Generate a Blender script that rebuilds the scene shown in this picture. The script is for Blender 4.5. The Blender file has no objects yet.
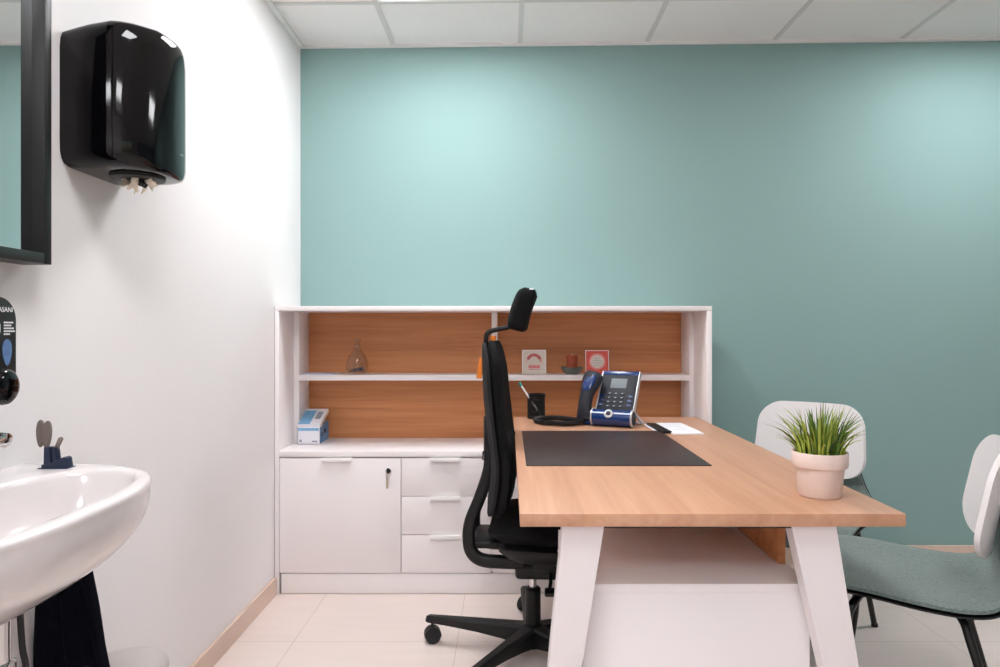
import bpy, bmesh, math, random
from mathutils import Vector, Matrix
random.seed(7)
PI = math.pi
scn = bpy.context.scene
COL = scn.collection
V = Vector

# ---------------------------------------------------------------- colours and materials
def lin(c):
    def f(u):
        u /= 255.0
        return u / 12.92 if u <= 0.04045 else ((u + 0.055) / 1.055) ** 2.4
    return (f(c[0]), f(c[1]), f(c[2]), 1.0)

def pm(name, rgb, rough=0.5, metal=0.0, coat=0.0, var=0.03, nscale=8.0, bump=0.0, bscale=200.0, spec=0.5, sheen=0.0, stretch=(1, 1, 1), trans=0.0):
    m = bpy.data.materials.new(name); m.use_nodes = True
    nt = m.node_tree; b = nt.nodes['Principled BSDF']
    b.inputs['Roughness'].default_value = rough
    b.inputs['Metallic'].default_value = metal
    b.inputs['Coat Weight'].default_value = coat
    b.inputs['Coat Roughness'].default_value = 0.05
    b.inputs['Specular IOR Level'].default_value = spec
    b.inputs['Sheen Weight'].default_value = sheen
    b.inputs['Transmission Weight'].default_value = trans
    tc = nt.nodes.new('ShaderNodeTexCoord')
    mp = nt.nodes.new('ShaderNodeMapping'); mp.inputs['Scale'].default_value = stretch
    nt.links.new(tc.outputs['Object'], mp.inputs['Vector'])
    nz = nt.nodes.new('ShaderNodeTexNoise'); nz.inputs['Scale'].default_value = nscale; nz.inputs['Detail'].default_value = 4
    nt.links.new(mp.outputs['Vector'], nz.inputs['Vector'])
    cr = nt.nodes.new('ShaderNodeValToRGB')
    a = lin(rgb)
    cr.color_ramp.elements[0].position = 0.3; cr.color_ramp.elements[1].position = 0.7
    cr.color_ramp.elements[0].color = tuple(x * (1 - var) for x in a[:3]) + (1,)
    cr.color_ramp.elements[1].color = tuple(min(1, x * (1 + var)) for x in a[:3]) + (1,)
    nt.links.new(nz.outputs['Fac'], cr.inputs['Fac'])
    nt.links.new(cr.outputs['Color'], b.inputs['Base Color'])
    if bump > 0:
        n2 = nt.nodes.new('ShaderNodeTexNoise'); n2.inputs['Scale'].default_value = bscale; n2.inputs['Detail'].default_value = 3
        nt.links.new(tc.outputs['Object'], n2.inputs['Vector'])
        bp = nt.nodes.new('ShaderNodeBump'); bp.inputs['Strength'].default_value = bump; bp.inputs['Distance'].default_value = 0.002
        nt.links.new(n2.outputs['Fac'], bp.inputs['Height']); nt.links.new(bp.outputs['Normal'], b.inputs['Normal'])
    return m

def wood(name, dark, mid, light, axis, rough=0.42, scale=1.0):
    m = bpy.data.materials.new(name); m.use_nodes = True
    nt = m.node_tree; b = nt.nodes['Principled BSDF']; b.inputs['Roughness'].default_value = rough
    b.inputs['Specular IOR Level'].default_value = 0.4
    tc = nt.nodes.new('ShaderNodeTexCoord'); mp = nt.nodes.new('ShaderNodeMapping')
    s = [38 * scale] * 3; s['xyz'.index(axis)] = 1.6 * scale
    mp.inputs['Scale'].default_value = s
    nt.links.new(tc.outputs['Object'], mp.inputs['Vector'])
    n1 = nt.nodes.new('ShaderNodeTexNoise'); n1.inputs['Scale'].default_value = 1.0; n1.inputs['Detail'].default_value = 6; n1.inputs['Roughness'].default_value = 0.65; n1.inputs['Distortion'].default_value = 0.6
    nt.links.new(mp.outputs['Vector'], n1.inputs['Vector'])
    n2 = nt.nodes.new('ShaderNodeTexNoise'); n2.inputs['Scale'].default_value = 0.22; n2.inputs['Detail'].default_value = 2; n2.inputs['Distortion'].default_value = 1.5
    nt.links.new(mp.outputs['Vector'], n2.inputs['Vector'])
    mx = nt.nodes.new('ShaderNodeMath'); mx.operation = 'MULTIPLY_ADD'; mx.inputs[1].default_value = 0.55
    nt.links.new(n1.outputs['Fac'], mx.inputs[0])
    m2 = nt.nodes.new('ShaderNodeMath'); m2.operation = 'MULTIPLY'; m2.inputs[1].default_value = 0.45
    nt.links.new(n2.outputs['Fac'], m2.inputs[0]); nt.links.new(m2.outputs[0], mx.inputs[2])
    cr = nt.nodes.new('ShaderNodeValToRGB')
    cr.color_ramp.elements[0].position = 0.34; cr.color_ramp.elements[0].color = lin(dark)
    cr.color_ramp.elements[1].position = 0.66; cr.color_ramp.elements[1].color = lin(light)
    e = cr.color_ramp.elements.new(0.5); e.color = lin(mid)
    nt.links.new(mx.outputs[0], cr.inputs['Fac']); nt.links.new(cr.outputs['Color'], b.inputs['Base Color'])
    return m

def emit(name, rgb, strength):
    m = bpy.data.materials.new(name); m.use_nodes = True
    nt = m.node_tree; nt.nodes.clear()
    o = nt.nodes.new('ShaderNodeOutputMaterial'); e = nt.nodes.new('ShaderNodeEmission')
    e.inputs['Color'].default_value = lin(rgb); e.inputs['Strength'].default_value = strength
    nt.links.new(e.outputs[0], o.inputs['Surface'])
    return m

def clear_glass(name, tint=(255, 255, 255), ior=1.45):
    m = bpy.data.materials.new(name); m.use_nodes = True
    nt = m.node_tree; nt.nodes.clear()
    o = nt.nodes.new('ShaderNodeOutputMaterial')
    t = nt.nodes.new('ShaderNodeBsdfTransparent'); t.inputs['Color'].default_value = lin(tint)
    g = nt.nodes.new('ShaderNodeBsdfGlossy'); g.inputs['Roughness'].default_value = 0.02
    fr = nt.nodes.new('ShaderNodeFresnel'); fr.inputs['IOR'].default_value = ior
    mx = nt.nodes.new('ShaderNodeMixShader')
    ge = nt.nodes.new('ShaderNodeNewGeometry'); iv = nt.nodes.new('ShaderNodeMath'); iv.operation = 'SUBTRACT'; iv.inputs[0].default_value = 1.0
    mu = nt.nodes.new('ShaderNodeMath'); mu.operation = 'MULTIPLY'
    nt.links.new(ge.outputs['Backfacing'], iv.inputs[1]); nt.links.new(iv.outputs[0], mu.inputs[0]); nt.links.new(fr.outputs[0], mu.inputs[1])
    nt.links.new(mu.outputs[0], mx.inputs['Fac']); nt.links.new(t.outputs[0], mx.inputs[1]); nt.links.new(g.outputs[0], mx.inputs[2])
    nt.links.new(mx.outputs[0], o.inputs['Surface'])
    return m

def tile_floor(name):
    m = bpy.data.materials.new(name); m.use_nodes = True
    nt = m.node_tree; b = nt.nodes['Principled BSDF']; b.inputs['Roughness'].default_value = 0.38
    tc = nt.nodes.new('ShaderNodeTexCoord'); mp = nt.nodes.new('ShaderNodeMapping')
    mp.inputs['Location'].default_value = (0.184 + 0.593 * 10, -2.502 + 0.593 * 20, 0)
    nt.links.new(tc.outputs['Object'], mp.inputs['Vector'])
    br = nt.nodes.new('ShaderNodeTexBrick'); br.offset = 0.0; br.squash = 1.0
    br.inputs['Scale'].default_value = 1.0; br.inputs['Brick Width'].default_value = 0.593; br.inputs['Row Height'].default_value = 0.593
    br.inputs['Mortar Size'].default_value = 0.0022; br.inputs['Mortar Smooth'].default_value = 0.4; br.inputs['Bias'].default_value = 0
    br.inputs['Color1'].default_value = lin(FLOOR_A); br.inputs['Color2'].default_value = lin(FLOOR_B); br.inputs['Mortar'].default_value = lin(FLOOR_M)
    nt.links.new(mp.outputs['Vector'], br.inputs['Vector'])
    mp2 = nt.nodes.new('ShaderNodeMapping'); mp2.inputs['Scale'].default_value = (2.0, 14.0, 1.0)
    nt.links.new(tc.outputs['Object'], mp2.inputs['Vector'])
    nz = nt.nodes.new('ShaderNodeTexNoise'); nz.inputs['Scale'].default_value = 2.2; nz.inputs['Detail'].default_value = 6
    nt.links.new(mp2.outputs['Vector'], nz.inputs['Vector'])
    mr = nt.nodes.new('ShaderNodeMapRange'); mr.inputs['To Min'].default_value = 0.93; mr.inputs['To Max'].default_value = 1.05
    nt.links.new(nz.outputs['Fac'], mr.inputs['Value'])
    mul = nt.nodes.new('ShaderNodeVectorMath'); mul.operation = 'SCALE'
    nt.links.new(br.outputs['Color'], mul.inputs[0]); nt.links.new(mr.outputs['Result'], mul.inputs['Scale'])
    nt.links.new(mul.outputs['Vector'], b.inputs['Base Color'])
    return m

FLOOR_A, FLOOR_B, FLOOR_M = (231, 217, 210), (229, 214, 207), (208, 191, 183)
M = {}
M['wall'] = pm('white wall paint', (235, 232, 232), 0.85, var=0.008, nscale=3, bump=0.15, bscale=160, spec=0.2)
M['teal'] = pm('teal wall paint', (138, 168, 165), 0.7, var=0.012, nscale=2.5, bump=0.12, bscale=160, spec=0.25)
M['ceil'] = pm('ceiling tile', (240, 236, 235), 0.9, var=0.02, nscale=120, bump=0.2, bscale=400, spec=0.1)
M['grid'] = pm('ceiling grid metal', (214, 210, 208), 0.5, var=0.01)
M['trimw'] = pm('white metal trim', (236, 234, 232), 0.45, var=0.005)
M['floor'] = tile_floor('beige floor tile')
M['base'] = pm('beige tile skirting', (216, 192, 176), 0.4, var=0.03, nscale=14)
M['white'] = pm('white laminate', (242, 237, 237), 0.42, var=0.006, spec=0.4)
M['handle'] = pm('white lacquered handle', (246, 244, 242), 0.3, var=0.004)
M['desk'] = wood('light oak desk laminate', (186, 137, 108), (198, 150, 120), (207, 162, 132), 'y')
M['oak'] = wood('oak back panel', (174, 110, 66), (195, 129, 82), (210, 147, 100), 'x')
M['deskleg'] = pm('white powder coated steel', (236, 230, 230), 0.4, var=0.005)
M['black'] = pm('black plastic', (14, 14, 15), 0.5, var=0.05, nscale=30, spec=0.4)
M['blackfab'] = pm('black fabric', (14, 14, 16), 0.9, var=0.15, nscale=500, bump=0.4, bscale=900, spec=0.2)
M['mesh'] = pm('dark grey mesh fabric', (33, 32, 34), 0.85, var=0.15, nscale=500, bump=0.4, bscale=900, spec=0.3)
M['gloss'] = pm('glossy black plastic', (6, 5, 7), 0.07, var=0.05, spec=0.35)
M['frame'] = pm('black frame', (9, 9, 10), 0.45, var=0.05)
M['chrome'] = pm('chrome', (215, 215, 215), 0.09, metal=1.0, var=0.01)
M['steel'] = pm('brushed steel', (196, 190, 186), 0.3, metal=0.9, var=0.04, nscale=60, stretch=(1, 1, 12))
M['lid'] = pm('pale satin bin lid', (188, 180, 177), 0.42, metal=0.1, var=0.01)
M['ceramic'] = pm('white glazed ceramic', (222, 216, 215), 0.12, var=0.004, coat=0.3)
M['navy'] = pm('navy cloth', (13, 15, 25), 0.95, var=0.2, nscale=60, bump=0.4, bscale=350, spec=0.1)
M['navyp'] = pm('navy plastic', (25, 38, 62), 0.45, var=0.05)
M['paddle'] = pm('grey brown paddle', (118, 106, 100), 0.6, var=0.06, nscale=40)
M['mirror'] = pm('mirror silver', (235, 238, 238), 0.015, metal=1.0, var=0.0)
M['grey'] = pm('grey green upholstery', (112, 126, 122), 0.95, var=0.28, nscale=170, bump=0.5, bscale=500, spec=0.15, sheen=0.3)
M['shell'] = pm('white moulded shell', (238, 234, 234), 0.35, var=0.004)
M['blackmetal'] = pm('black steel tube', (12, 12, 13), 0.4, var=0.05)
M['mat'] = pm('dark brown desk mat', (58, 46, 46), 0.4, var=0.08, nscale=40, bump=0.25, bscale=700, spec=0.4)
M['pot'] = pm('cream plant pot', (232, 213, 203), 0.55, var=0.015)
M['soil'] = pm('dark soil', (45, 33, 24), 0.95, var=0.3, nscale=150, bump=0.8, bscale=300)
M['grass'] = pm('green grass blade', (84, 116, 36), 0.5, var=0.3, nscale=45)
M['grass2'] = pm('yellow green grass blade', (158, 172, 66), 0.5, var=0.25, nscale=45)
M['grass3'] = pm('deep green grass blade', (48, 82, 26), 0.5, var=0.3, nscale=45)
M['phone'] = pm('dark blue phone plastic', (12, 50, 108), 0.25, var=0.08, nscale=20, coat=0.3)
M['phoneblk'] = pm('black phone panel', (22, 26, 38), 0.6, var=0.05)
M['silver'] = pm('silver trim', (205, 205, 208), 0.3, metal=0.5, var=0.02)
M['screen'] = pm('grey phone screen', (124, 132, 138), 0.55, var=0.05)
M['key'] = pm('phone key', (150, 158, 170), 0.5, var=0.03)
M['paper'] = pm('white paper', (238, 238, 242), 0.8, var=0.01)
M['bluepaper'] = pm('pale blue paper', (206, 216, 236), 0.8, var=0.04, nscale=30)
M['boxw'] = pm('white carton', (232, 232, 238), 0.6, var=0.01)
M['boxb'] = pm('blue carton print', (118, 176, 216), 0.55, var=0.12, nscale=60)
M['boxd'] = pm('deep blue carton side', (92, 138, 184), 0.55, var=0.25, nscale=70)
M['ink'] = pm('dark ink', (62, 66, 84), 0.7)
M['inside'] = pm('carton inside', (120, 100, 84), 0.9)
M['cardw'] = pm('grey white card', (214, 205, 194), 0.7, var=0.02)
M['cardr'] = pm('coral red card', (216, 92, 78), 0.7, var=0.12, nscale=90)
M['red'] = pm('red print', (186, 92, 92), 0.7, var=0.2, nscale=120)
M['pink'] = pm('pink print', (226, 152, 152), 0.7, var=0.1)
M['candle'] = pm('rust red candle', (160, 74, 46), 0.5, var=0.08)
M['dish'] = pm('grey green dish', (92, 98, 92), 0.5, var=0.1, nscale=40)
M['orange'] = pm('orange tag', (232, 128, 32), 0.6, var=0.06)
M['tealplastic'] = pm('teal pen cap', (40, 150, 140), 0.4)
M['rubber'] = pm('dark rubber', (34, 34, 36), 0.8, var=0.08)
M['brass'] = pm('key metal', (196, 186, 168), 0.3, metal=0.8, var=0.03)
M['shred'] = pm('cream torn paper', (236, 224, 206), 0.85, var=0.15, nscale=90)
M['white_ink'] = pm('white print', (228, 228, 230), 0.6)
M['dropblue'] = pm('blue drop print', (92, 122, 168), 0.35, var=0.2, nscale=90)
M['panelemit'] = emit('lit ceiling panel', (253, 253, 255), 25.5)
M['panelemit_added'] = emit('added lit ceiling panel', (252, 252, 255), 25.5)  # for the unseen panels added to brighten the left side and cabinet fronts
M['panelemit_dim'] = emit('lit ceiling panel dimmed', (252, 252, 255), 22.5)  # same kind of panel, strength turned down to suit the right side
M['glass'] = clear_glass('window glass')
M['bottleglass'] = clear_glass('bottle glass', (248, 247, 244), 1.75)

# ---------------------------------------------------------------- mesh builder
class MB:
    def __init__(s): s.bm = bmesh.new()
    def merge(s, b, mat=None):
        if mat is not None: b.transform(mat)
        me = bpy.data.meshes.new('t'); b.to_mesh(me); b.free(); s.bm.from_mesh(me); bpy.data.meshes.remove(me)
        return s
    def box(s, x0, x1, y0, y1, z0, z1, bevel=0.0, seg=2, mat=None):
        b = bmesh.new(); bmesh.ops.create_cube(b, size=1.0)
        for v in b.verts:
            v.co = V(((x0 + x1) / 2 + v.co.x * (x1 - x0), (y0 + y1) / 2 + v.co.y * (y1 - y0), (z0 + z1) / 2 + v.co.z * (z1 - z0)))
        if bevel > 0:
            bmesh.ops.bevel(b, geom=list(b.edges), offset=bevel, segments=seg, affect='EDGES', profile=0.5, clamp_overlap=True)
        return s.merge(b, mat)
    def loft(s, rings, cap0=True, cap1=True, closed=True, mat=None):
        b = bmesh.new(); R = [[b.verts.new(p) for p in r] for r in rings]
        n = len(R[0])
        for i in range(len(R) - 1):
            for k in range(n if closed else n - 1):
                k2 = (k + 1) % n
                try: b.faces.new((R[i][k], R[i][k2], R[i + 1][k2], R[i + 1][k]))
                except ValueError: pass
        if cap0: b.faces.new(list(reversed(R[0])))
        if cap1: b.faces.new(R[-1])
        bmesh.ops.recalc_face_normals(b, faces=list(b.faces))
        return s.merge(b, mat)
    def tube(s, pts, r, seg=12, mat=None, flat=None):
        pts = [V(p) for p in pts]; n = len(pts)
        rs = r if isinstance(r, (list, tuple)) else [r] * n
        tang = []
        for i in range(n):
            t = (pts[min(i + 1, n - 1)] - pts[max(i - 1, 0)]); tang.append(t.normalized())
        up = V((0, 0, 1)) if abs(tang[0].z) < 0.9 else V((0, 1, 0))
        nrm = (up - tang[0] * up.dot(tang[0])).normalized()
        rings = []
        for i in range(n):
            nrm = (nrm - tang[i] * nrm.dot(tang[i])).normalized()
            bi = tang[i].cross(nrm)
            fa, fb = flat if flat else (1, 1)
            rings.append([pts[i] + (nrm * math.cos(2 * PI * k / seg) * fa + bi * math.sin(2 * PI * k / seg) * fb) * rs[i] for k in range(seg)])
        return s.loft(rings, mat=mat)
    def lathe(s, prof, c=(0, 0, 0), seg=40, mat=None, cap0=True, cap1=True):
        rings = [[V((c[0] + max(r, 1e-4) * math.cos(2 * PI * k / seg), c[1] + max(r, 1e-4) * math.sin(2 * PI * k / seg), c[2] + z)) for k in range(seg)] for r, z in prof]
        return s.loft(rings, cap0, cap1, mat=mat)
    def prism(s, pts, h, mat=None, bevel=0.0, seg=2):
        # pts in local xy, extruded along +z by h
        b = bmesh.new(); vs = [b.verts.new((p[0], p[1], 0)) for p in pts]; f = b.faces.new(vs)
        r = bmesh.ops.extrude_face_region(b, geom=[f]); 
        for v in [g for g in r['geom'] if isinstance(g, bmesh.types.BMVert)]: v.co.z += h
        bmesh.ops.recalc_face_normals(b, faces=list(b.faces))
        if bevel > 0:
            es = [e for e in b.edges if abs(e.verts[0].co.z - e.verts[1].co.z) < 1e-6]
            bmesh.ops.bevel(b, geom=es, offset=bevel, segments=seg, affect='EDGES', profile=0.5, clamp_overlap=True)
        return s.merge(b, mat)
    def shell(s, outline, f, t, rings=8, puff=None, back=None):
        # curved sheet from a 2-D outline through f(a, b) -> (point, normal); thickness t (puff(s) scales it)
        n = len(outline); b = bmesh.new()
        cx = sum(p[0] for p in outline) / n; cy = sum(p[1] for p in outline) / n
        lay = []
        for side in (1, -1):
            L = []
            p0, nn = f(cx, cy); k = puff(0) if puff else 1
            cen = b.verts.new(V(p0) + V(nn) * (side * t / 2 * k))
            for i in range(1, rings + 1):
                q = i / rings; k = puff(q) if puff else 1
                row = []
                for (a, c) in outline:
                    p, nn = f(cx + (a - cx) * q, cy + (c - cy) * q)
                    row.append(b.verts.new(V(p) + V(nn) * (side * t / 2 * k)))
                L.append(row)
            lay.append((cen, L))
            for k2 in range(n):
                b.faces.new((cen, L[0][k2], L[0][(k2 + 1) % n]))
            for i in range(rings - 1):
                for k2 in range(n):
                    b.faces.new((L[i][k2], L[i + 1][k2], L[i + 1][(k2 + 1) % n], L[i][(k2 + 1) % n]))
        A, B = lay[0][1][-1], lay[1][1][-1]
        for k2 in range(n):
            b.faces.new((A[k2], A[(k2 + 1) % n], B[(k2 + 1) % n], B[k2]))
        bmesh.ops.recalc_face_normals(b, faces=list(b.faces))
        return s.merge(b)
    def build(s, name, mat, parent=None, smooth=35, vmap=None, sub=0):
        if vmap:
            for v in s.bm.verts: v.co = vmap(v.co)
        root = parent
        while root is not None and root.parent is not None: root = root.parent
        if root is not None:
            off = root.location
            for v in s.bm.verts: v.co -= off
        me = bpy.data.meshes.new(name); s.bm.to_mesh(me); s.bm.free()
        for m in (mat if isinstance(mat, (list, tuple)) else [mat]): me.materials.append(M[m])
        if smooth:
            for p in me.polygons: p.use_smooth = True
            me.set_sharp_from_angle(angle=math.radians(smooth))
        o = bpy.data.objects.new(name, me); COL.objects.link(o)
        if sub:
            md = o.modifiers.new('sub', 'SUBSURF'); md.levels = sub; md.render_levels = sub
        if parent: o.parent = parent
        return o

def tag(o, label, cat, group=None):
    o['label'] = label; o['category'] = cat
    if group: o['group'] = group
    return o
def thing(name, label, cat, loc=(0, 0, 0), group=None):
    o = bpy.data.objects.new(name, None); COL.objects.link(o); o.location = loc; o.empty_display_size = 0.05
    return tag(o, label, cat, group)
def struct(o): o['kind'] = 'structure'; return o
def lab(o, t): o['label'] = t; return o
def pieces(name, boxes, mat, parent, m=None):
    for bx_ in boxes: MB().box(*bx_, mat=m).build(name, mat, parent, smooth=0)
def T(x, y, z): return Matrix.Translation((x, y, z))
def R(a, ax): return Matrix.Rotation(a, 4, ax)
def rrect(w, h, r, n=8, cx=0, cy=0):
    if not isinstance(r, (list, tuple)): r = [r] * 4     # order: top right, top left, bottom left, bottom right
    pts = []
    for (sx, sy, a0, rr) in ((1, 1, 0, r[0]), (-1, 1, 90, r[1]), (-1, -1, 180, r[2]), (1, -1, 270, r[3])):
        for i in range(n + 1):
            a = math.radians(a0 + 90 * i / n)
            pts.append((cx + sx * (w / 2 - rr) + rr * math.cos(a), cy + sy * (h / 2 - rr) + rr * math.sin(a)))
    return pts
def dense(pts, step):
    out = []
    for i, p in enumerate(pts):
        q = pts[(i + 1) % len(pts)]; d = math.hypot(q[0] - p[0], q[1] - p[1]); k = max(1, int(d / step))
        for j in range(k): out.append((p[0] + (q[0] - p[0]) * j / k, p[1] + (q[1] - p[1]) * j / k))
    return out
def spline(P, n):
    # Catmull-Rom through P
    P = [V(p) for p in P]; out = []
    for i in range(len(P) - 1):
        a, b, c, d = P[max(i - 1, 0)], P[i], P[i + 1], P[min(i + 2, len(P) - 1)]
        for k in range(n):
            t = k / n
            out.append(0.5 * ((2 * b) + (c - a) * t + (2 * a - 5 * b + 4 * c - d) * t * t + (3 * b - a - 3 * c + d) * t ** 3))
    out.append(P[-1]); return out
def text(body, size, mat, parent, loc, rot, name='lettering', align='CENTER', ext=0.0002):
    cu = bpy.data.curves.new(name, 'FONT'); cu.body = body; cu.size = size; cu.align_x = align; cu.align_y = 'CENTER'; cu.extrude = ext
    cu.materials.append(M[mat]); tmp = bpy.data.objects.new(name, cu); COL.objects.link(tmp)
    dg = bpy.context.evaluated_depsgraph_get(); me = bpy.data.meshes.new_from_object(tmp.evaluated_get(dg)); bpy.data.objects.remove(tmp); bpy.data.curves.remove(cu)
    o = bpy.data.objects.new(name, me); COL.objects.link(o)
    root = parent
    while root.parent is not None: root = root.parent
    o.parent = parent; o.location = V(loc) - root.location; o.rotation_euler = rot
    return o

# ---------------------------------------------------------------- room
XL, XR, YB, YF = -1.0, 5.1, 3.325, -1.9
def zc(x): return 2.496 + (x - XL) * 0.0114
def tilt(co): return V((co.x, co.y, co.z + zc(co.x)))
struct(MB().box(XL - .15, XR + .15, YF - .15, YB + .15, -.1, 0).build('floor', 'floor', smooth=0))
struct(MB().box(XL - .12, XL, YF, YB, 0, 2.65).build('wall_left', 'wall', smooth=0))
struct(MB().box(XL - .12, XR + .12, YB, YB + .12, 0, 2.65).build('wall_back', 'teal', smooth=0))
struct(MB().box(XR, XR + .12, YF, YB, 0, 2.65).build('wall_right', 'teal', smooth=0))
WX0, WX1, WZ0, WZ1 = 0.35, 2.35, 0.95, 2.2
mb = MB()
mb.box(XL - .12, WX0, YF - .12, YF, 0, 2.65).box(WX1, XR + .12, YF - .12, YF, 0, 2.65).box(WX0, WX1, YF - .12, YF, 0, WZ0).box(WX0, WX1, YF - .12, YF, WZ1, 2.65)
struct(mb.build('wall_front', 'wall', smooth=0))
mb = MB(); fw = .05
mb.box(WX0, WX1, YF - .09, YF - .03, WZ0, WZ0 + fw).box(WX0, WX1, YF - .09, YF - .03, WZ1 - fw, WZ1)
mb.box(WX0, WX0 + fw, YF - .09, YF - .03, WZ0 + fw, WZ1 - fw).box(WX1 - fw, WX1, YF - .09, YF - .03, WZ0 + fw, WZ1 - fw)
mb.box((WX0 + WX1) / 2 - .04, (WX0 + WX1) / 2 + .04, YF - .09, YF - .03, WZ0 + fw, WZ1 - fw)
win = struct(mb.build('window_1', 'trimw', smooth=0))
mb = MB().box(WX0 + fw, (WX0 + WX1) / 2 - .04, YF - .065, YF - .06, WZ0 + fw, WZ1 - fw).box((WX0 + WX1) / 2 + .04, WX1 - fw, YF - .065, YF - .06, WZ0 + fw, WZ1 - fw)
mb.build('pane', 'glass', win, smooth=0)
# ceiling, grid and lights
GX = [0.058 + .61 * k for k in range(-2, 9)]
GY = [2.887 - .61 * k for k in range(0, 8)]
LIGHTS = [(-.552, 2.277), (1.888, 2.277), (-.552, .447), (-.552, -1.383)]  # last two are unseen, added as fill for the left side
def is_light(x, y): return any(abs(x - a) < .05 and abs(y - b) < .05 for a, b in LIGHTS)
xs = sorted([XL] + [g for g in GX if XL < g < XR] + [XR]); ys = sorted([YF] + [g for g in GY if YF < g < YB] + [YB])
mb = MB()
for i in range(len(xs) - 1):
    for j in range(len(ys) - 1):
        if is_light(xs[i], ys[j]): continue
        mb.box(xs[i], xs[i + 1], ys[j], ys[j + 1], 0, .02)
mb.box(XL - .12, XR + .12, YF - .12, YB + .12, .1, .12)
struct(mb.build('ceiling', 'ceil', smooth=0, vmap=tilt))
mb = MB()
for x in xs[1:-1]: mb.box(x - .011, x + .011, YF, YB, -.004, .001)
for y in ys[1:-1]: mb.box(XL, XR, y - .011, y + .011, -.0042, .0008)
struct(mb.build('trim_1', 'grid', smooth=0, vmap=tilt))
mb = MB().box(XL, XR, YB - .02, YB, -.012, .001).box(XL, XL + .022, YF, YB - .02, -.012, .001).box(XR - .022, XR, YF, YB - .02, -.012, .001)
struct(mb.build('trim_2', 'trimw', smooth=0, vmap=tilt))
lnames = ['square lit ceiling panel above the storage cabinet, near the white left wall', 'square lit ceiling panel over the visitor chairs, far right of the room',
          'added square lit ceiling panel above the basin, unseen fill light', 'added square lit ceiling panel at the rear of the room, unseen fill light']
for (lx, ly), ln in zip(LIGHTS, lnames):
    c = V((lx + .305, ly + .305, zc(lx + .305)))
    t = thing('ceiling_light', ln, 'ceiling light', c, 'recessed ceiling panels')
    h = .290
    mb = MB().box(lx + .012, lx + .03, ly + .012, ly + .598, -.006, .03).box(lx + .58, lx + .598, ly + .012, ly + .598, -.006, .03)
    mb.box(lx + .03, lx + .58, ly + .012, ly + .03, -.006, .03).box(lx + .03, lx + .58, ly + .58, ly + .598, -.006, .03)
    mb.build('frame', 'trimw', t, smooth=0, vmap=tilt)
    MB().box(lx + .03, lx + .58, ly + .03, ly + .58, -.003, .004).build('diffuser', 'panelemit_dim' if lx > 1 else ('panelemit' if ly > 2 else 'panelemit_added'), t, smooth=0, vmap=tilt)
# skirting
struct(MB().box(XL, XL + .012, YF, 2.945, 0, .074, .002).build('baseboard_left', 'base', smooth=0))
struct(MB().box(.876, XR, YB - .012, YB, 0, .094, .002).build('baseboard_back', 'base', smooth=0))
struct(MB().box(XR - .012, XR, YF, YB - .012, 0, .08, .002).build('baseboard_right', 'base', smooth=0))

# ---------------------------------------------------------------- storage cabinet
CY0, CY1 = 2.949, 3.322
cab = thing('storage_cabinet', 'long white storage cabinet with open oak backed shelves above doors and drawers', 'cabinet', (-.06, 3.13, 0))
for x0, x1 in ((-.997, -.979), (.85, .872)):
    MB().box(x0, x1, CY0, CY1, .001, 1.2125, .001).build('side_panel', 'white', cab)
MB().box(-.997, .872, CY0, CY1, 1.2125, 1.2326, .001).build('top_panel', 'white', cab)
for x0, x1 in ((-.979, -.955), (.830, .85)):
    mb = MB().box(x0, x1, 3.155, 3.312, .612, 1.2125, .001)
    o = mb.build('inner_side_panel', 'white', cab)
    xi = -.955 if x0 < 0 else .830
    pieces('peg_hole', [(xi - .0004, xi + .0004, 3.20, 3.205, z, z + .005) for z in (.78, .83, .99, 1.04, 1.09, 1.14)], 'key', o)
MB().box(-.075, -.050, 3.155, 3.312, .924, 1.2125, .001).build('divider', 'white', cab)
MB().box(-.075, -.050, 3.155, 3.312, .612, .899, .001).build('divider', 'white', cab)
MB().box(-.955, .830, 3.155, 3.312, .899, .924, .001).build('shelf', 'white', cab)
MB().box(-.955, .830, 3.312, 3.322, .612, 1.2125).build('back_panel', 'oak', cab)
MB().box(-.979, .85, CY0 - .002, CY1, .588, .612, .0015).build('worktop', 'white', cab)
MB().box(-.976, .847, CY0 + .022, CY1, .09, .586).build('carcass', 'white', cab)
MB().box(-.970, .850, CY0 + .004, CY0 + .022, .002, .087, .001).build('plinth', 'white', cab)
def handle(xc, z, par):
    mb = MB(); mb.box(xc - .064, xc + .064, CY0 - .014, CY0 + .004, z - .0015, z + .0015); mb.box(xc - .064, xc + .064, CY0 - .016, CY0 - .013, z - .014, z + .0015, .0005)
    lab(mb.build('handle', 'handle', par), 'thin white lip handle')
for (x0, x1) in ((-.976, -.4585), (-.066, .4515)):
    d = MB().box(x0, x1, CY0, CY0 + .018, .0915, .582, .001).build('door', 'white', cab)
    handle((x0 + x1) / 2 - .012, .583, d)
    lx = x1 - .052
    lk = MB().lathe([(.0, 0), (.0115, 0), (.0125, .004), (.0125, .010), (.009, .012), (.0, .012)], seg=24, mat=T(lx, CY0 + .001, .527) @ R(PI / 2, 'X')).build('lock', 'chrome', d)
    k = MB().lathe([(0, 0), (.0075, .001), (.0085, .003), (.0075, .006), (0, .007)], seg=20, mat=T(lx + .004, CY0 - .026, .535) @ R(PI / 2 + .3, 'X') @ Matrix.Diagonal((1, 1.5, 1, 1)))
    k.box(lx - .002, lx + .002, CY0 - .03, CY0 - .01, .523, .531)
    lab(k.build('key', 'rubber', d), 'dark key bow in the lock')
    k = MB().tube([(lx, CY0 - .014, .520), (lx - .004, CY0 - .016, .508), (lx - .002, CY0 - .012, .500)], .0012, 8)
    k.box(lx - .007, lx + .001, CY0 - .013, CY0 - .011, .455, .503, .0006)
    lab(k.build('spare_key', 'brass', d), 'pale metal key hanging from the lock')
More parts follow.
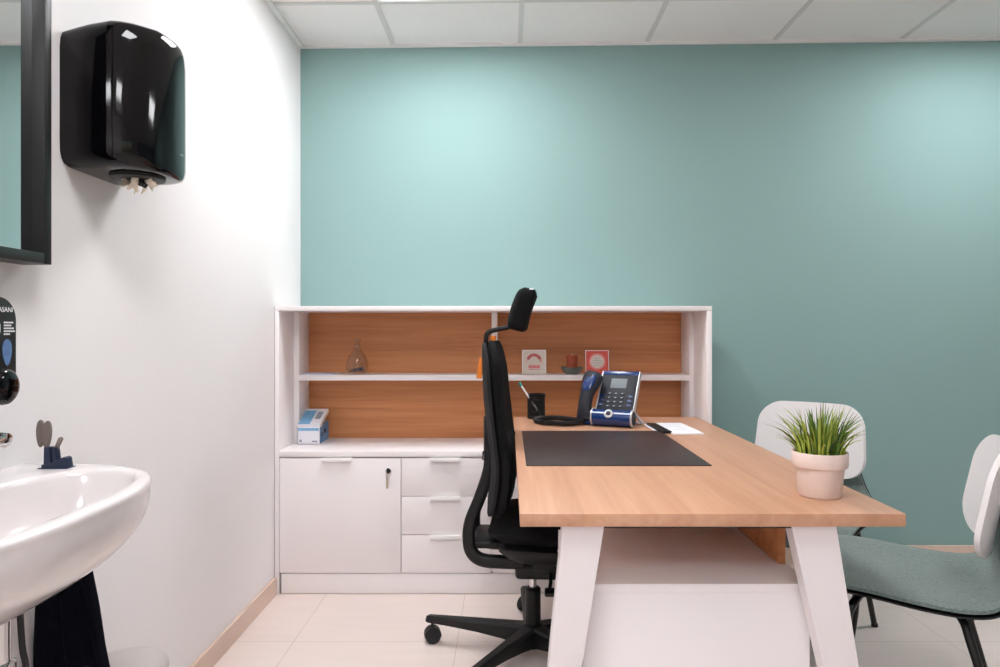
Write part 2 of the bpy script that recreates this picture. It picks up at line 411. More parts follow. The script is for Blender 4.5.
for (x0, x1) in ((-.4555, -.073), (.4545, .847)):
    for (z0, z1) in ((.4206, .582), (.256, .4175), (.0915, .253)):
        d = MB().box(x0, x1, CY0, CY0 + .018, z0, z1, .001).build('drawer', 'white', cab)
        handle((x0 + x1) / 2 - .003, z1 + .001, d)

# ---------------------------------------------------------------- desk
DX0, DX1, DY0, DY1, DZ = .025, .825, 1.43, 3.026, .749
desk = thing('desk', 'light oak desk with splayed white steel legs and hanging oak side panel', 'desk', (.425, 2.2, 0))
MB().box(DX0, DX1, DY0, DY1, DZ - .027, DZ, .0012).build('desktop', 'desk', desk)
YL = 1.45; s = 690 / YL
def PX(x, y): return ((x - 508) / s, 1.13 - (y - 330) / s)
def legplate(tl, tr, bl, br, y0, y1):
    (xa, _), (xb, _) = PX(tl, 527), PX(tr, 527)
    zt = DZ - .027
    (xc, zb), (xd, _) = PX(bl, 868), PX(br, 868); zb = .001
    ring = lambda y: [V((xa, y, zt)), V((xb, y, zt)), V((xd, y, zb)), V((xc, y, zb))]
    return MB().loft([ring(y0), ring(y1)])
legplate(563, 604.5, 529, 550, YL, YL + .04).build('leg', 'deskleg', desk)
legplate(791, 836, 869, 891, YL, YL + .04).build('leg', 'deskleg', desk)
MB().box(.2, .6, YL + .003, YL + .037, DZ - .036, DZ - .027).build('crossbar', 'black', desk)
MB().box(.20, .245, YL + .037, 2.9, DZ - .034, DZ - .027).build('rail', 'deskleg', desk)
MB().box(.60, .63, YL + .037, 2.9, DZ - .034, DZ - .027).build('rail', 'deskleg', desk)
MB().box(.633, .650, 1.616, 2.92, .582, DZ - .027, .0008).build('side_panel', 'oak', desk)
# pedestal under the desk
ped = thing('pedestal_cabinet', 'low white pedestal cabinet standing under the front of the desk', 'cabinet', (.41, 1.75, 0))
MB().box(.163, .657, 1.502, 2.0, .05, .558, .001).build('carcass', 'white', ped)
MB().box(.161, .659, 1.500, 2.002, .5585, .578, .001).build('top_panel', 'white', ped)
MB().box(.175, .645, 1.515, 1.99, .001, .05).build('plinth', 'white', ped)
for z0, z1 in ((.395, .553), (.23, .391), (.06, .226)):
    d = MB().box(.145, .162, 1.508, 1.996, z0, z1, .001).build('drawer', 'white', ped)
    MB().box(.130, .146, 1.69, 1.81, z1 - .003, z1 + .0005).build('handle', 'handle', d)

# ---------------------------------------------------------------- office chair
CX, CYc = .087, 2.40
oc = thing('office_chair', 'black swivel office chair with headrest on a five star castor base at the desk', 'office chair', (0, 0, 0))
def pz(x, y, sc=290.0): return ((x - 508) / sc - CX, 1.13 - (y - 330) / sc)
# base and castors
hub = MB().lathe([(.0, .028), (.022, .028), (.036, .045), (.044, .075), (.040, .105), (.026, .112), (.0, .112)]).build('hub', 'black', oc)
ang0 = math.radians(168)
for k in range(5):
    a = ang0 + k * 2 * PI / 5; m = R(a, 'Z')
    mb = MB()
    rings = []
    for r, w, z0, z1 in ((.02, .030, .040, .108), (.10, .026, .055, .106), (.20, .021, .066, .104), (.32, .018, .074, .100), (.385, .016, .076, .098), (.395, .012, .078, .094)):
        rings.append([V((r, -w, z0)), V((r, w, z0)), V((r, w, z1 - .008)), V((r, w - .008, z1)), V((r, -w + .008, z1)), V((r, -w, z1 - .008))])
    mb.loft(rings, mat=m)
    o = mb.build('base_spoke', 'black', oc)
    cm = m @ T(.372, 0, 0)
    sw = R(random.uniform(-.9, .9) if k else .5, 'Z')
    mb = MB().lathe([(.0, .0), (.0065, 0), (.0065, .04), (0, .04)], seg=12, mat=cm @ T(0, 0, .045))
    mb.prism([(.03 * math.cos(t), .03 * math.sin(t)) for t in [math.radians(-10 + 200 * i / 14) for i in range(15)]], .034, mat=cm @ sw @ T(0, .017, .029) @ R(PI / 2, 'X') )
    c = mb.build('castor', 'black', oc)
    for sy in (-.021, .005):
        MB().lathe([(.0, 0), (.024, 0), (.0275, .003), (.0275, .013), (.024, .016), (.0, .016)], seg=28, mat=cm @ sw @ T(0, sy + .016, .0278) @ R(PI / 2, 'X')).build('wheel', 'rubber', c)
MB().lathe([(.0, .1), (.027, .1), (.0265, .232), (.021, .237), (0, .237)]).build('gas_column_sleeve', 'black', oc)
lab(MB().lathe([(.0, .23), (.0135, .23), (.0135, .30), (0, .30)]).build('gas_column', 'chrome', oc), 'shiny steel gas column')
# mechanism
mb = MB().box(-.06, .17, -.085, .085, .288, .345, .016, 3).box(.0, .18, -.12, .12, .33, .372, .01)
mb.tube([(.06, -.07, .31), (.06, -.17, .315), (.055, -.23, .31)], .006, 10).box(.04, .075, -.265, -.215, .303, .317, .005)
mb.build('tilt_mechanism', 'black', oc)
# seat
def seat_f(a, b):
    x, y = a, b
    z = .445 + .03 * (abs(y) / .24) ** 2.2 - .055 * max(0, (x - .14) / .14) ** 2 + .012 * max(0, (-x - .05) / .2)
    return (x + .088, y, z), (0, 0, 1)
out = dense(rrect(.47, .48, .11, 8), .03)
MB().shell(out, seat_f, .085, rings=8, puff=lambda q: (1 - q ** 5) * .86 + .14).build('seat', 'blackfab', oc, smooth=60)
def under_f(a, b):
    p, n = seat_f(a, b); return (p[0], p[1], p[2] - .058 + .008 * (abs(b) / .24) ** 2), n
MB().shell(dense(rrect(.40, .45, .11, 8), .03), under_f, .085, rings=8, puff=lambda q: (1 - q ** 7) * .85 + .15).build('seat_pan', 'black', oc, smooth=60)
# backrest: profile px -> (x, z)
BP = [(-.090, .505), (-.080, .58), (-.072, .66), (-.075, .72), (-.086, .80), (-.096, .90), (-.101, 1.0), (-.106, 1.095)]
def bprof(z):
    for i in range(len(BP) - 1):
        if z <= BP[i + 1][1] or i == len(BP) - 2:
            t = (z - BP[i][1]) / (BP[i + 1][1] - BP[i][1]); return BP[i][0] + (BP[i + 1][0] - BP[i][0]) * t
def back_f(a, b):
    # a across (y), b height from .545 to 1.095
    wrap = .030 * (abs(a) / .22) ** 2
    return (bprof(b) + wrap - .035, a, b), (1, 0, -.05)
ol = []
for (a, b) in dense(rrect(.43, .585, [.10, .10, .07, .07], 10), .03):
    zz = .80 + b; w = 1.0 - .16 * max(0, (zz - .85) / .25) ** 1.3 - .08 * max(0, (.66 - zz) / .12)
    ol.append((a * w, zz))
bk = MB().shell(ol, back_f, .058, rings=10, puff=lambda q: (1 - q ** 6) * .7 + .3).build('backrest', 'blackfab', oc, smooth=60)
def back_f2(a, b):
    p, n = back_f(a, b); return (p[0] - .028, p[1], p[2]), n
ol2 = [(a * .97, .80 + (z - .80) * .975) for a, z in ol]
lab(MB().shell(ol2, back_f2, .022, rings=8, puff=lambda q: (1 - q ** 6) * .5 + .5).build('back_mesh', 'mesh', bk, smooth=60), 'dark grey mesh rear of the backrest')
# lumbar cushion in front
def lum_f(a, b):
    p, n = back_f(a, b); return (p[0] + .024, p[1], p[2]), n
MB().shell([(a, .665 + b) for a, b in dense(rrect(.36, .22, .06, 6), .03)], lum_f, .05, rings=6, puff=lambda q: (1 - q ** 4) * .9 + .1).build('lumbar_cushion', 'blackfab', oc, smooth=60)
# J-shaped back carrier: two side bars, plus the lower tray
car = [(-.152, .84), (-.148, .73), (-.148, .66), (-.176, .57), (-.208, .49), (-.214, .43), (-.203, .385), (-.168, .360), (-.10, .355), (-.03, .355)]
cs = spline([(x, 0, z) for x, z in car], 5)
def carrier(y, w, th):
    rings = []
    n = len(cs)
    for i, p in enumerate(cs):
        t = (cs[min(i + 1, n - 1)] - cs[max(i - 1, 0)]).normalized(); nn = V((t.z, 0, -t.x))
        yy = y * (1.0 + .25 * (i / n)) if i / n < .6 else y * 1.15
        k = th * (.6 + .4 * min(1, i / (n * .25)))
        rings.append([V((p.x + nn.x * k * sx, yy + sy * w, p.z + nn.z * k * sx)) for sx, sy in ((1, .6), (.6, 1), (-.6, 1), (-1, .6), (-1, -.6), (-.6, -1), (.6, -1), (1, -.6))])
    return rings
mb = MB().loft(carrier(.085, .018, .020)).loft(carrier(-.085, .018, .020))
mb.box(-.205, -.06, -.105, .105, .398, .424, .009, 3).box(-.158, -.136, -.1, .1, .79, .83, .008)
mb.build('back_carrier', 'black', oc, smooth=50)
MB().tube([(-.150, -.11, .73), (-.164, -.112, .725), (-.166, -.112, .70), (-.152, -.11, .695)], .0025, 8).build('adjuster_loop', 'black', oc)
# headrest
mb = MB()
for y in (0,):
    mb.tube(spline([(-.160, y, .985), (-.164, y, 1.06), (-.163, y, 1.108), (-.152, y, 1.124), (-.12, y, 1.133), (-.085, y, 1.140), (-.06, y, 1.152)], 4), .0048, 10, flat=(1, 1.8))
mb.box(-.170, -.148, -.03, .03, .96, 1.0, .005)
hr = mb.build('headrest_arm', 'black', oc)
def head_f(a, b):
    # b along the pad -.08 .. .08
    x = -.046 + .022 * b / .071 + .008 * (b / .071) ** 2 + .014 * (abs(a) / .14) ** 2
    return (x, a, 1.198 + b), (1, 0, -.25)
MB().shell([(a, b) for a, b in dense(rrect(.27, .140, .026, 6), .02)], head_f, .062, rings=9, puff=lambda q: (1 - q ** 12) * .45 + .55).build('headrest_pad', 'blackfab', oc, smooth=60)
MB().box(-.010, .004, -.128, -.108, 1.262, 1.268, .001).build('care_tag', 'paper', oc)
lab(MB().box(-.009, .009, -.018, -.016, -.036, .036, .0005, mat=T(-.178, -.04, 1.0) @ R(.16, 'Y')).build('hang_tag', 'orange', oc), 'orange paper tag hanging behind the backrest')
lab(MB().box(-.145, -.130, -.02, .02, 1.092, 1.110, .002).build('spare_tag', 'orange', oc), 'small orange strip on top of the backrest')
oc.location = (CX, CYc, 0); oc.rotation_euler = (0, 0, math.radians(-3))

# ---------------------------------------------------------------- visitor chairs
def seat_profile(u):
    P = [(.245, .385), (.235, .425), (.19, .447), (.08, .447), (-.05, .437), (-.15, .440), (-.205, .462), (-.234, .51), (-.241, .58), (-.247, .66)]
    t = u * (len(P) - 1); i = min(int(t), len(P) - 2); f = t - i
    a, b, c, d = [V((*P[j], 0)) for j in (max(i - 1, 0), i, i + 1, min(i + 2, len(P) - 1))]
    return 0.5 * ((2 * b) + (c - a) * f + (2 * a - 5 * b + 4 * c - d) * f * f + (3 * b - a - 3 * c + d) * f ** 3)
def seat_width(u):
    W = [(0, .150), (.035, .185), (.09, .215), (.2, .228), (.4, .234), (.52, .236), (.60, .232), (.67, .220), (.74, .200), (.82, .178), (.90, .160), (.96, .14), (1, .10)]
    for (a, wa), (b, wb) in zip(W, W[1:]):
        if u <= b:
            t = (u - a) / (b - a); return (wa + (wb - wa) * t) * 1.05
    return W[-1][1] * 1.05
def seat_sheet(off, t, shrink=1.0, u1=1.0, nu=44, nv=18):
    b = bmesh.new(); lay = []
    for side in (0, 1):
        g = []
        for i in range(nu + 1):
            u = i / nu * u1; p = seat_profile(u); q = seat_profile(min(1, u + .01)) - seat_profile(max(0, u - .01)); q.normalize()
            n = V((-q.y, q.x, 0)); n = -n if n.y < 0 and u < .5 else n
            n = V((q.y, -q.x, 0))
            row = []
            for j in range(nv + 1):
                v = -1 + 2 * j / nv; w = seat_width(u) * shrink
                dish = .016 * abs(v) ** 2.5 * (1 if u < .66 else max(0, 1 - (u - .66) / .1))
                edge = (1 - abs(v) ** 8 * .6) * (1 if .02 < u / u1 < .985 else .5)
                k = (off + (t * edge if side else 0))
                row.append(b.verts.new((p.x + n.x * k, v * w, p.y + n.y * k + dish)))
            g.append(row)
        lay.append(g)
    for g in lay:
        for i in range(nu):
            for j in range(nv): b.faces.new((g[i][j], g[i + 1][j], g[i + 1][j + 1], g[i][j + 1]))
    A, B = lay
    for i in range(nu):
        for j in (0, nv): b.faces.new((A[i][j], A[i + 1][j], B[i + 1][j], B[i][j]))
    for j in range(nv):
        for i in (0, nu): b.faces.new((A[i][j], A[i][j + 1], B[i][j + 1], B[i][j]))
    bmesh.ops.recalc_face_normals(b, faces=list(b.faces))
    return b
def back_panel_f(a, b):
    return (-.190 - .17 * (b - .55) + 1.25 * a * a, a, b), (1, -2.5 * a, .17)
def make_visitor_chair(label):
    t = thing('visitor_chair', label, 'chair', (0, 0, 0), 'visitor chairs')
    m = MB(); m.merge(seat_sheet(.0, .022)); m.build('seat', 'grey', t, smooth=60)
    m = MB(); m.merge(seat_sheet(-.011, .011, 1.012)); lab(m.build('seat_shell', 'black', t, smooth=60), 'thin black shell under the upholstery')
    out = [(a, .700 + b) for a, b in dense(rrect(.402, .280, [.085, .085, .09, .09], 10), .02)]
    out = [(a * (1 + .04 * (.70 - z) / .14), z) for a, z in out]
    MB().shell(out, back_panel_f, .012, rings=10).build('backrest', 'shell', t, smooth=50)
    fr = MB()
    for sy in (-1, 1):
        fr.tube([(.13, sy * .10, .418), (-.12, sy * .10, .412)], .010, 10)
    fr.tube([(.08, -.11, .415), (.08, .11, .415)], .010, 10).tube([(-.10, -.11, .412), (-.10, .11, .412)], .010, 10)
    fr.build('under_frame', 'blackmetal', t)
    for sx, sy in ((1, 1), (1, -1), (-1, 1), (-1, -1)):
        x0 = .10 if sx > 0 else -.11
        xe = .17 if sx > 0 else -.235
        ye = .205 if sx > 0 else .222
        pts = spline([(x0 - .0, sy * .09, .413), (x0 + sx * .01, sy * .145, .412), (x0 + sx * .02, sy * .172, .400), (x0 + sx * .03, sy * .182, .365), (x0 + (xe - x0) * .5, sy * .192, .25), (xe, sy * ye, .004)], 5)
        l = MB().tube(pts, .0105, 12).build('leg', 'blackmetal', t)
        MB().lathe([(0, .0005), (.012, .0005), (.012, .012), (0, .012)], (xe, sy * ye, 0), 12).build('foot_cap', 'rubber', l)
    return t
def copy_tree(o, parent=None):
    c = o.copy(); COL.objects.link(c); c.parent = parent
    for ch in list(o.children): copy_tree(ch, c)
    return c
chB = make_visitor_chair('visitor chair with grey green seat at the right edge, turned away beside the desk')
chA = copy_tree(chB); chA['label'] = 'visitor chair behind the potted grass by the teal wall, white backrest facing the viewer'
chB.location = (1.104, 1.92, 0); chB.rotation_euler = (0, 0, math.atan2(.50, -.866))
chA.location = (1.078, 2.58, 0); chA.rotation_euler = (0, 0, math.atan2(-.79, -.61))

# ---------------------------------------------------------------- things on the desk
dm = tag(MB().box(.051, .571, 1.930, 2.590, DZ + .0003, DZ + .003, .0008).build('desk_mat', 'mat'), 'dark brown rectangular desk mat lying on the oak desk', 'desk mat')
# plant
px0, py0 = .718, 1.59
pl = thing('potted_grass', 'small potted green grass in a cream pot on the front corner of the desk', 'plant', (px0, py0, DZ))
MB().lathe([(0, .0005), (.044, .0005), (.047, .004), (.052, .062), (.0525, .066), (.059, .0685), (.0605, .072), (.0615, .100), (.0600, .1025), (.0565, .101), (.0545, .092), (0, .092)], (px0, py0, DZ), 56, cap0=True).build('pot', 'pot', pl, smooth=40)
MB().lathe([(0, .0925), (.03, .096), (.0535, .0922)], (px0, py0, DZ), 30, cap0=False, cap1=False).build('soil', 'soil', pl)
mb = MB()
gm = []
for i in range(170):
    a = random.uniform(0, 2 * PI); r0 = .048 * math.sqrt(random.random()); lean = random.uniform(.05, .75) ** 1.0 * (0.35 + r0 / .048 * .75)
    L = random.uniform(.075, .125); w = random.uniform(.0022, .0038)
    base = V((px0 + r0 * math.cos(a), py0 + r0 * math.sin(a), DZ + .092)); d = V((math.cos(a), math.sin(a), 0)); sd = V((-d.y, d.x, 0))
    tw = random.uniform(-1, 1); sd = (sd * math.cos(tw) + d * math.sin(tw)).normalized()
    rings = []; n = 6
    for k in range(n + 1):
        q = k / n; th = lean * (.4 + 1.1 * q); p = base + (d * math.sin(th) + V((0, 0, math.cos(th)))) * (L * q)
        ww = w * (1 - q ** 2.2) + .0002; nn = sd.cross(V((0, 0, 1)) * .9 + d * .3).normalized()
        rings.append([p - sd * ww, p + nn * (ww * .35), p + sd * ww, p - nn * (ww * .35)])
    n0 = len(mb.bm.faces); mb.loft(rings); gm += [random.choice((0, 0, 1, 1, 2))] * (len(mb.bm.faces) - n0)
f = mb.build('grass_blades', ['grass', 'grass2', 'grass3'], pl, smooth=60)
for p_, i_ in zip(f.data.polygons, gm): p_.material_index = i_; f['kind'] = 'stuff'
# papers beside the mat
pn = thing('notepad', 'white notepad with printed lines lying beside the desk mat', 'notepad', (.62, 2.63, DZ))
MB().box(.592, .706, 2.505, 2.79, DZ + .0003, DZ + .006, .0006, mat=T(.65, 2.65, 0) @ R(.05, 'Z') @ T(-.65, -2.65, 0)).build('sheets', 'paper', pn)
pieces('printed_line', [(.615, .685 - .012 * (k % 2), 2.56 + .04 * k, 2.563 + .04 * k, DZ + .006, DZ + .0063) for k in range(5)], 'key', pn, T(.65, 2.65, 0) @ R(.05, 'Z') @ T(-.65, -2.65, 0))
tag(MB().box(.567, .604, 2.53, 2.76, DZ + .0003, DZ + .010, .003, mat=T(.585, 2.64, 0) @ R(.05, 'Z') @ T(-.592, -2.64, 0)).build('phone_case', 'black'), 'flat black case lying between the desk mat and the notepad', 'case')
tag(MB().box(.548, .563, 2.61, 2.80, DZ + .0003, DZ + .0015, 0, mat=T(.555, 2.7, 0) @ R(.03, 'Z') @ T(-.555, -2.7, 0)).build('paper_slip', 'paper'), 'narrow white paper slip beside the flat black case', 'paper')
# pen cup
cx, cy = .122, 2.975
cup = thing('pen_cup', 'black mesh pen cup on the far corner of the desk', 'pen cup', (cx, cy, DZ))
mb = MB()
for k in range(40):
    a = 2 * PI * k / 40
    mb.tube([(cx + .037 * math.cos(a), cy + .037 * math.sin(a), DZ + .004), (cx + .037 * math.cos(a + .15), cy + .037 * math.sin(a + .15), DZ + .103)], .0014, 5)
    mb.tube([(cx + .037 * math.cos(a), cy + .037 * math.sin(a), DZ + .004), (cx + .037 * math.cos(a - .15), cy + .037 * math.sin(a - .15), DZ + .103)], .0014, 5)
mb.build('mesh_wall', 'black', cup)
MB().lathe([(.036, .099), (.0395, .099), (.0395, .106), (.036, .106), (.036, .099)], (cx, cy, DZ), 40, cap0=False, cap1=False).build('rim', 'black', cup)
MB().lathe([(0, .0005), (.039, .0005), (.039, .007), (0, .007)], (cx, cy, DZ), 40).build('base', 'black', cup)
pen = thing('pen', 'white pen with teal end leaning out of the black pen cup', 'pen', (cx, cy, DZ + .01))
p0, p1 = V((cx + .022, cy - .012, DZ + .010)), V((cx - .074, cy - .02, DZ + .156))
MB().tube([p0, p0.lerp(p1, .9)], .0042, 10).build('barrel', 'paper', pen)
lab(MB().tube([p0.lerp(p1, .9), p0.lerp(p1, .98), p1], [.0052, .0062, .004], 12).build('cap', 'tealplastic', pen), 'teal end of the pen')
# telephone (local frame: front is -y, right is +x)
ph = thing('desk_phone', 'dark blue desk telephone with corded handset on the far end of the desk', 'telephone', (0, 0, 0))
MB().lathe([(0, 0), (.030, 0), (.033, .003), (.033, .157), (.030, .16), (0, .16)], seg=36, mat=T(-.06, -.03, .034) @ R(PI / 2, 'Y') ).build('base_roll', 'phone', ph)
for x in (-.0625, .0985):
    lab(MB().lathe([(.0, 0), (.0355, 0), (.0355, .005), (.030, .006), (.0, .004)] if x > 0 else [(.0, 0), (.0355, 0), (.0355, .005), (0, .005)], seg=36, mat=T(x, -.03, .0355) @ R(PI / 2, 'Y')).build('end_ring', 'silver', ph), 'silver end ring')
MB().lathe([(0, 0), (.028, 0), (.027, .0015), (0, .0015)], seg=32, mat=T(.104, -.03, .0355) @ R(PI / 2, 'Y')).build('end_cap', 'phoneblk', ph)
mt = T(.018, -.018, .055) @ R(math.radians(-34), 'X')       # tilted display panel: local x right, z up
pan = MB().box(-.072, .078, 0, .022, 0, .186, .004, mat=mt).build('display_panel', 'phoneblk', ph)
for x0, x1 in ((-.0765, -.0715), (.0775, .0825)):
    lab(MB().box(x0, x1, -.004, .022, .0, .188, .0015, mat=mt).build('side_trim', 'silver', ph), 'silver edge strip')
MB().box(-.0715, .0775, -.002, .022, .170, .190, .003, mat=mt).build('top_cap', 'phone', ph)
MB().box(-.0715, .0775, -.003, .0, -.006, .002, .001, mat=mt).build('lower_trim', 'silver', ph)
MB().box(-.032, .034, -.0015, .001, .108, .154, .001, mat=mt).build('screen', 'screen', ph)
mb = MB()
for r in range(4):
    for c in range(3):
        kx, kz = -.028 + c * .026, .084 - r * .019
        MB().box(kx - .008, kx + .008, -.003, .001, kz - .005, kz + .005, .001, mat=mt).build('key', 'phoneblk', ph)
        mb.box(kx - .004, kx + .004, -.0034, -.0029, kz - .002, kz + .002, mat=mt)
mb.build('key_numbers', 'key', ph)
for x_ in (.05, -.066):
    pieces('function_key', [(x_, x_ + .016, -.002, .001, .028 + .02 * k, .037 + .02 * k) for k in range(3)], 'phone', ph, mt)
MB().lathe([(0, 0), (.016, 0), (.018, .003), (.012, .006), (0, .004)], seg=28, mat=T(.012, -.0595, .053) @ R(math.radians(62), 'X')).build('navigation_ring', 'silver', ph)
MB().lathe([(0, 0), (.010, 0), (.009, .002), (0, .0025)], seg=24, mat=T(.012, -.0595, .053) @ R(math.radians(62), 'X') @ T(0, 0, .0045)).build('navigation_key', 'phoneblk', ph)
MB().box(.09, .135, .04, .052, .001, .012, .003, mat=R(.25, 'Z')).tube([(.05, .06, .09), (.1, .07, .02), (.115, .06, .006)], .006, 8).build('foot_stand', 'silver', ph)
MB().box(-.125, -.062, -.035, .035, .001, .045, .012, 3).build('cradle', 'phone', ph)
# handset: curved bar standing in the cradle, earpiece on top
hp = spline([(-.094, -.030, .030), (-.095, -.034, .07), (-.091, -.020, .12), (-.083, .006, .165), (-.075, .032, .206)], 6)
rad = []
for i in range(len(hp)):
    q = i / (len(hp) - 1); rad.append(.0225 + .008 * max(0, 1 - q / .25) + .010 * min(1, max(0, (q - .5) / .3)) - (.012 * max(0, (q - .93) / .07)))
hs = MB().tube(hp, rad, 18, flat=(.8, 1.25)).build('handset', 'phoneblk', ph, smooth=60)
def hpd(a, b):
    i = b * (len(hp) - 1); i0 = min(int(i), len(hp) - 2); p = hp[i0].lerp(hp[i0 + 1], i - i0); q = (hp[i0 + 1] - hp[i0]).normalized()
    n = V((0, -q.z, q.y)); return V((p.x + a, p.y, p.z)) + n * .020, n
MB().shell([(a * .046, .76 + b * .42) for a, b in dense(rrect(1, 1, .45, 8), .15)], hpd, .012, rings=5, puff=lambda q: 1 - .8 * q ** 4).build('handset_cover', 'phone', hs, smooth=60)
# coiled cord lying to the left of the phone
path = spline([(-.095, -.045, .016), (-.125, -.09, .012), (-.167, -.118, .012), (-.25, -.112, .012), (-.297, -.061, .012), (-.293, .0, .012), (-.25, .04, .012), (-.18, .025, .012), (-.115, .0, .012)], 24)
coil = []
for i, p in enumerate(path):
    for k in range(4):
        a = (i * 4 + k) * .85; q = path[min(i + 1, len(path) - 1)]; d = (q - p) if (q - p).length > 1e-6 else V((1, 0, 0)); d.normalize()
        pp = p.lerp(q, k / 4); sdv = V((-d.y, d.x, 0)); coil.append(pp + (sdv * math.cos(a) + V((0, 0, 1)) * math.sin(a)) * .0085)
MB().tube(coil, .0026, 6).build('coiled_cord', 'black', ph)
ph.location = (.408, 2.755, DZ + .0002); ph.rotation_euler = (0, 0, math.radians(-26))

# ---------------------------------------------------------------- things on the shelves
SZ = .9243
# flask
bx, by = -.705, 3.225
fl = thing('glass_bottle', 'clear rounded glass bottle with narrow neck on the left shelf', 'bottle', (bx, by, SZ))
MB().lathe([(0, .0005), (.040, .0005), (.049, .006), (.052, .03), (.050, .06), (.040, .085), (.024, .105), (.014, .125), (.0125, .15), (.018, .158), (.018, .166), (.014, .166), (.010, .15), (.0115, .125), (.022, .102), (.038, .082), (.0475, .058), (.0495, .03), (.046, .010), (0, .008)], (bx, by, SZ), 44).build('glass_body', 'bottleglass', fl, smooth=60)
mb = MB()
for k in range(6):
    a = k * 1.1; mb.tube(spline([(bx + .03 * math.cos(a), by - .02 + .012 * math.sin(a), SZ + .012), (bx + .022 + .01 * math.cos(a + 1), by - .01, SZ + .03), (bx + .03 * math.cos(a + 2), by - .015 + .01 * math.sin(a), SZ + .018)], 4), .0022, 6)
lab(mb.build('dark_filling', 'ink', fl), 'dark scraps lying inside the bottle')
tag(MB().box(-.945, -.80, 3.165, 3.29, SZ + .0002, SZ + .004, .0005).build('paper_stack', 'bluepaper'), 'pale blue papers lying flat at the left end of the shelf', 'papers')
# box of gloves / masks
gx0, gx1, gy0, gy1, gz = -.952, -.852, 3.12, 3.28, .6125
gb = thing('tissue_carton', 'small white and blue carton with open lid in the lower left compartment', 'carton', ((gx0 + gx1) / 2, 3.2, gz))
hgt = .088
mb = MB().box(gx0, gx1, gy0, gy0 + .002, gz, gz + hgt).box(gx0, gx0 + .002, gy0, gy1, gz, gz + hgt).box(gx0, gx1, gy1 - .002, gy1, gz, gz + hgt).box(gx0, gx1, gy0, gy1, gz, gz + .002)
body = mb.build('carton_body', 'boxw', gb, smooth=0)
lab(MB().box(gx1 - .002, gx1, gy0 + .002, gy1 - .002, gz + .002, gz + hgt).build('side_face', 'boxd', body, smooth=0), 'blue printed right side')
mb = MB().box(gx0 + .003, gx1 - .004, gy0 - .0006, gy0, gz + .062, gz + .074)
lab(mb.build('blue_band', 'boxb', body, smooth=0), 'blue printed band')
pieces('print_mark', [(gx0 + .008, gx0 + .020, gy0 - .0006, gy0, gz + .010, gz + .022), (gx0 + .066, gx0 + .090, gy0 - .0006, gy0, gz + .010, gz + .017)], 'key', body)
pieces('side_mark', [(gx1, gx1 + .0006, gy0 + .03, gy0 + .05, gz + .03, gz + .05), (gx1, gx1 + .0006, gy0 + .07, gy0 + .11, gz + .04, gz + .06)], 'ink', body)
MB().box(gx0 + .004, gx1 - .004, gy0 + .004, gy1 - .004, gz + .078, gz + .082).build('contents', 'inside', gb)
lm = T(0, gy0, gz + hgt + .001) @ R(math.radians(21), 'X')
lid = MB().box(gx0 - .001, gx1 + .004, -.003, .150, .001, .003, mat=lm).box(gx0 - .001, gx1 + .004, -.004, -.002, -.010, .003, mat=lm).build('lid', 'boxw', gb, smooth=0)
lab(MB().box(gx0 + .002, gx0 + .055, .0, .13, .003, .0036, mat=lm).build('lid_print', 'boxb', lid, smooth=0), 'pale blue print on the lid')
MB().box(gx1 + .002, gx1 + .004, .01, .150, -.016, .002, mat=lm).build('side_flap', 'shred', lid, smooth=0)
MB().box(gx0 + .065, gx0 + .09, .05, .12, .003, .0036, mat=lm).build('lid_marks', 'key', lid, smooth=0)
# cards
def card(x0, x1, h, y, name_mat, label):
    t = thing('greeting_card', label, 'card', ((x0 + x1) / 2, y, SZ), 'square cards on the shelf')
    mm = T((x0 + x1) / 2, y, SZ + .0012) @ R(math.radians(-10), 'X')
    w = (x1 - x0) / 2
    MB().box(-w, w, 0, .003, 0, h, mat=mm).build('card_sheet', name_mat, t, smooth=0)
    b = 'cardw' 
    e = MB().box(-w, w, -.0006, 0, h - .003, h, mat=mm).box(-w, -w + .003, -.0006, 0, 0, h - .003, mat=mm).box(w - .003, w, -.0006, 0, 0, h - .003, mat=mm)
    e.build('border', 'paper', t, smooth=0)
    return t, mm, w
def ringpts(r0, r1, a0, a1, n=24):
    return [(r1 * math.cos(a0 + (a1 - a0) * i / n), r1 * math.sin(a0 + (a1 - a0) * i / n)) for i in range(n + 1)] + [(r0 * math.cos(a1 + (a0 - a1) * i / n), r0 * math.sin(a1 + (a0 - a1) * i / n)) for i in range(n + 1)]
t, mm, w = card(.066, .178, .113, 3.215, 'cardw', 'pale grey square card with red arc print on the shelf')
fm = mm @ T(0, -.0008, .060) @ R(PI / 2, 'X')
MB().prism(ringpts(.022, .036, .25, PI - .25), .0004, fm).build('arc_print', 'red', t, smooth=0)
for a_ in (-.3, PI - .22): MB().prism(ringpts(.033, .036, a_, a_ + .52), .0004, fm).build('ring_print', 'pink', t, smooth=0)
MB().box(-.027, .027, -.0009, -.0005, .026, .042, mat=mm).build('banner_print', 'pink', t, smooth=0)
pieces('banner_mark', [(-.024, -.014, -.0012, -.0008, .030, .035), (-.010, .008, -.0012, -.0008, .030, .035), (.012, .024, -.0012, -.0008, .030, .035), (-.024, .024, -.0009, -.0005, .020, .0225), (.026, .031, -.0009, -.0005, .056, .064)], 'red', t, mm)
t, mm, w = card(.362, .472, .111, 3.215, 'cardr', 'coral red square card with round pale print behind the telephone')
fm = mm @ T(0, -.0008, .058) @ R(PI / 2, 'X')
MB().prism([(.038 * math.cos(2 * PI * i / 40), .038 * math.sin(2 * PI * i / 40)) for i in range(40)], .0004, fm).build('round_print', 'pink', t, smooth=0)
MB().prism([(.030 * math.cos(2 * PI * i / 40), .030 * math.sin(2 * PI * i / 40)) for i in range(40)], .0004, fm @ T(0, 0, .0004)).build('inner_print', 'cardw', t, smooth=0)
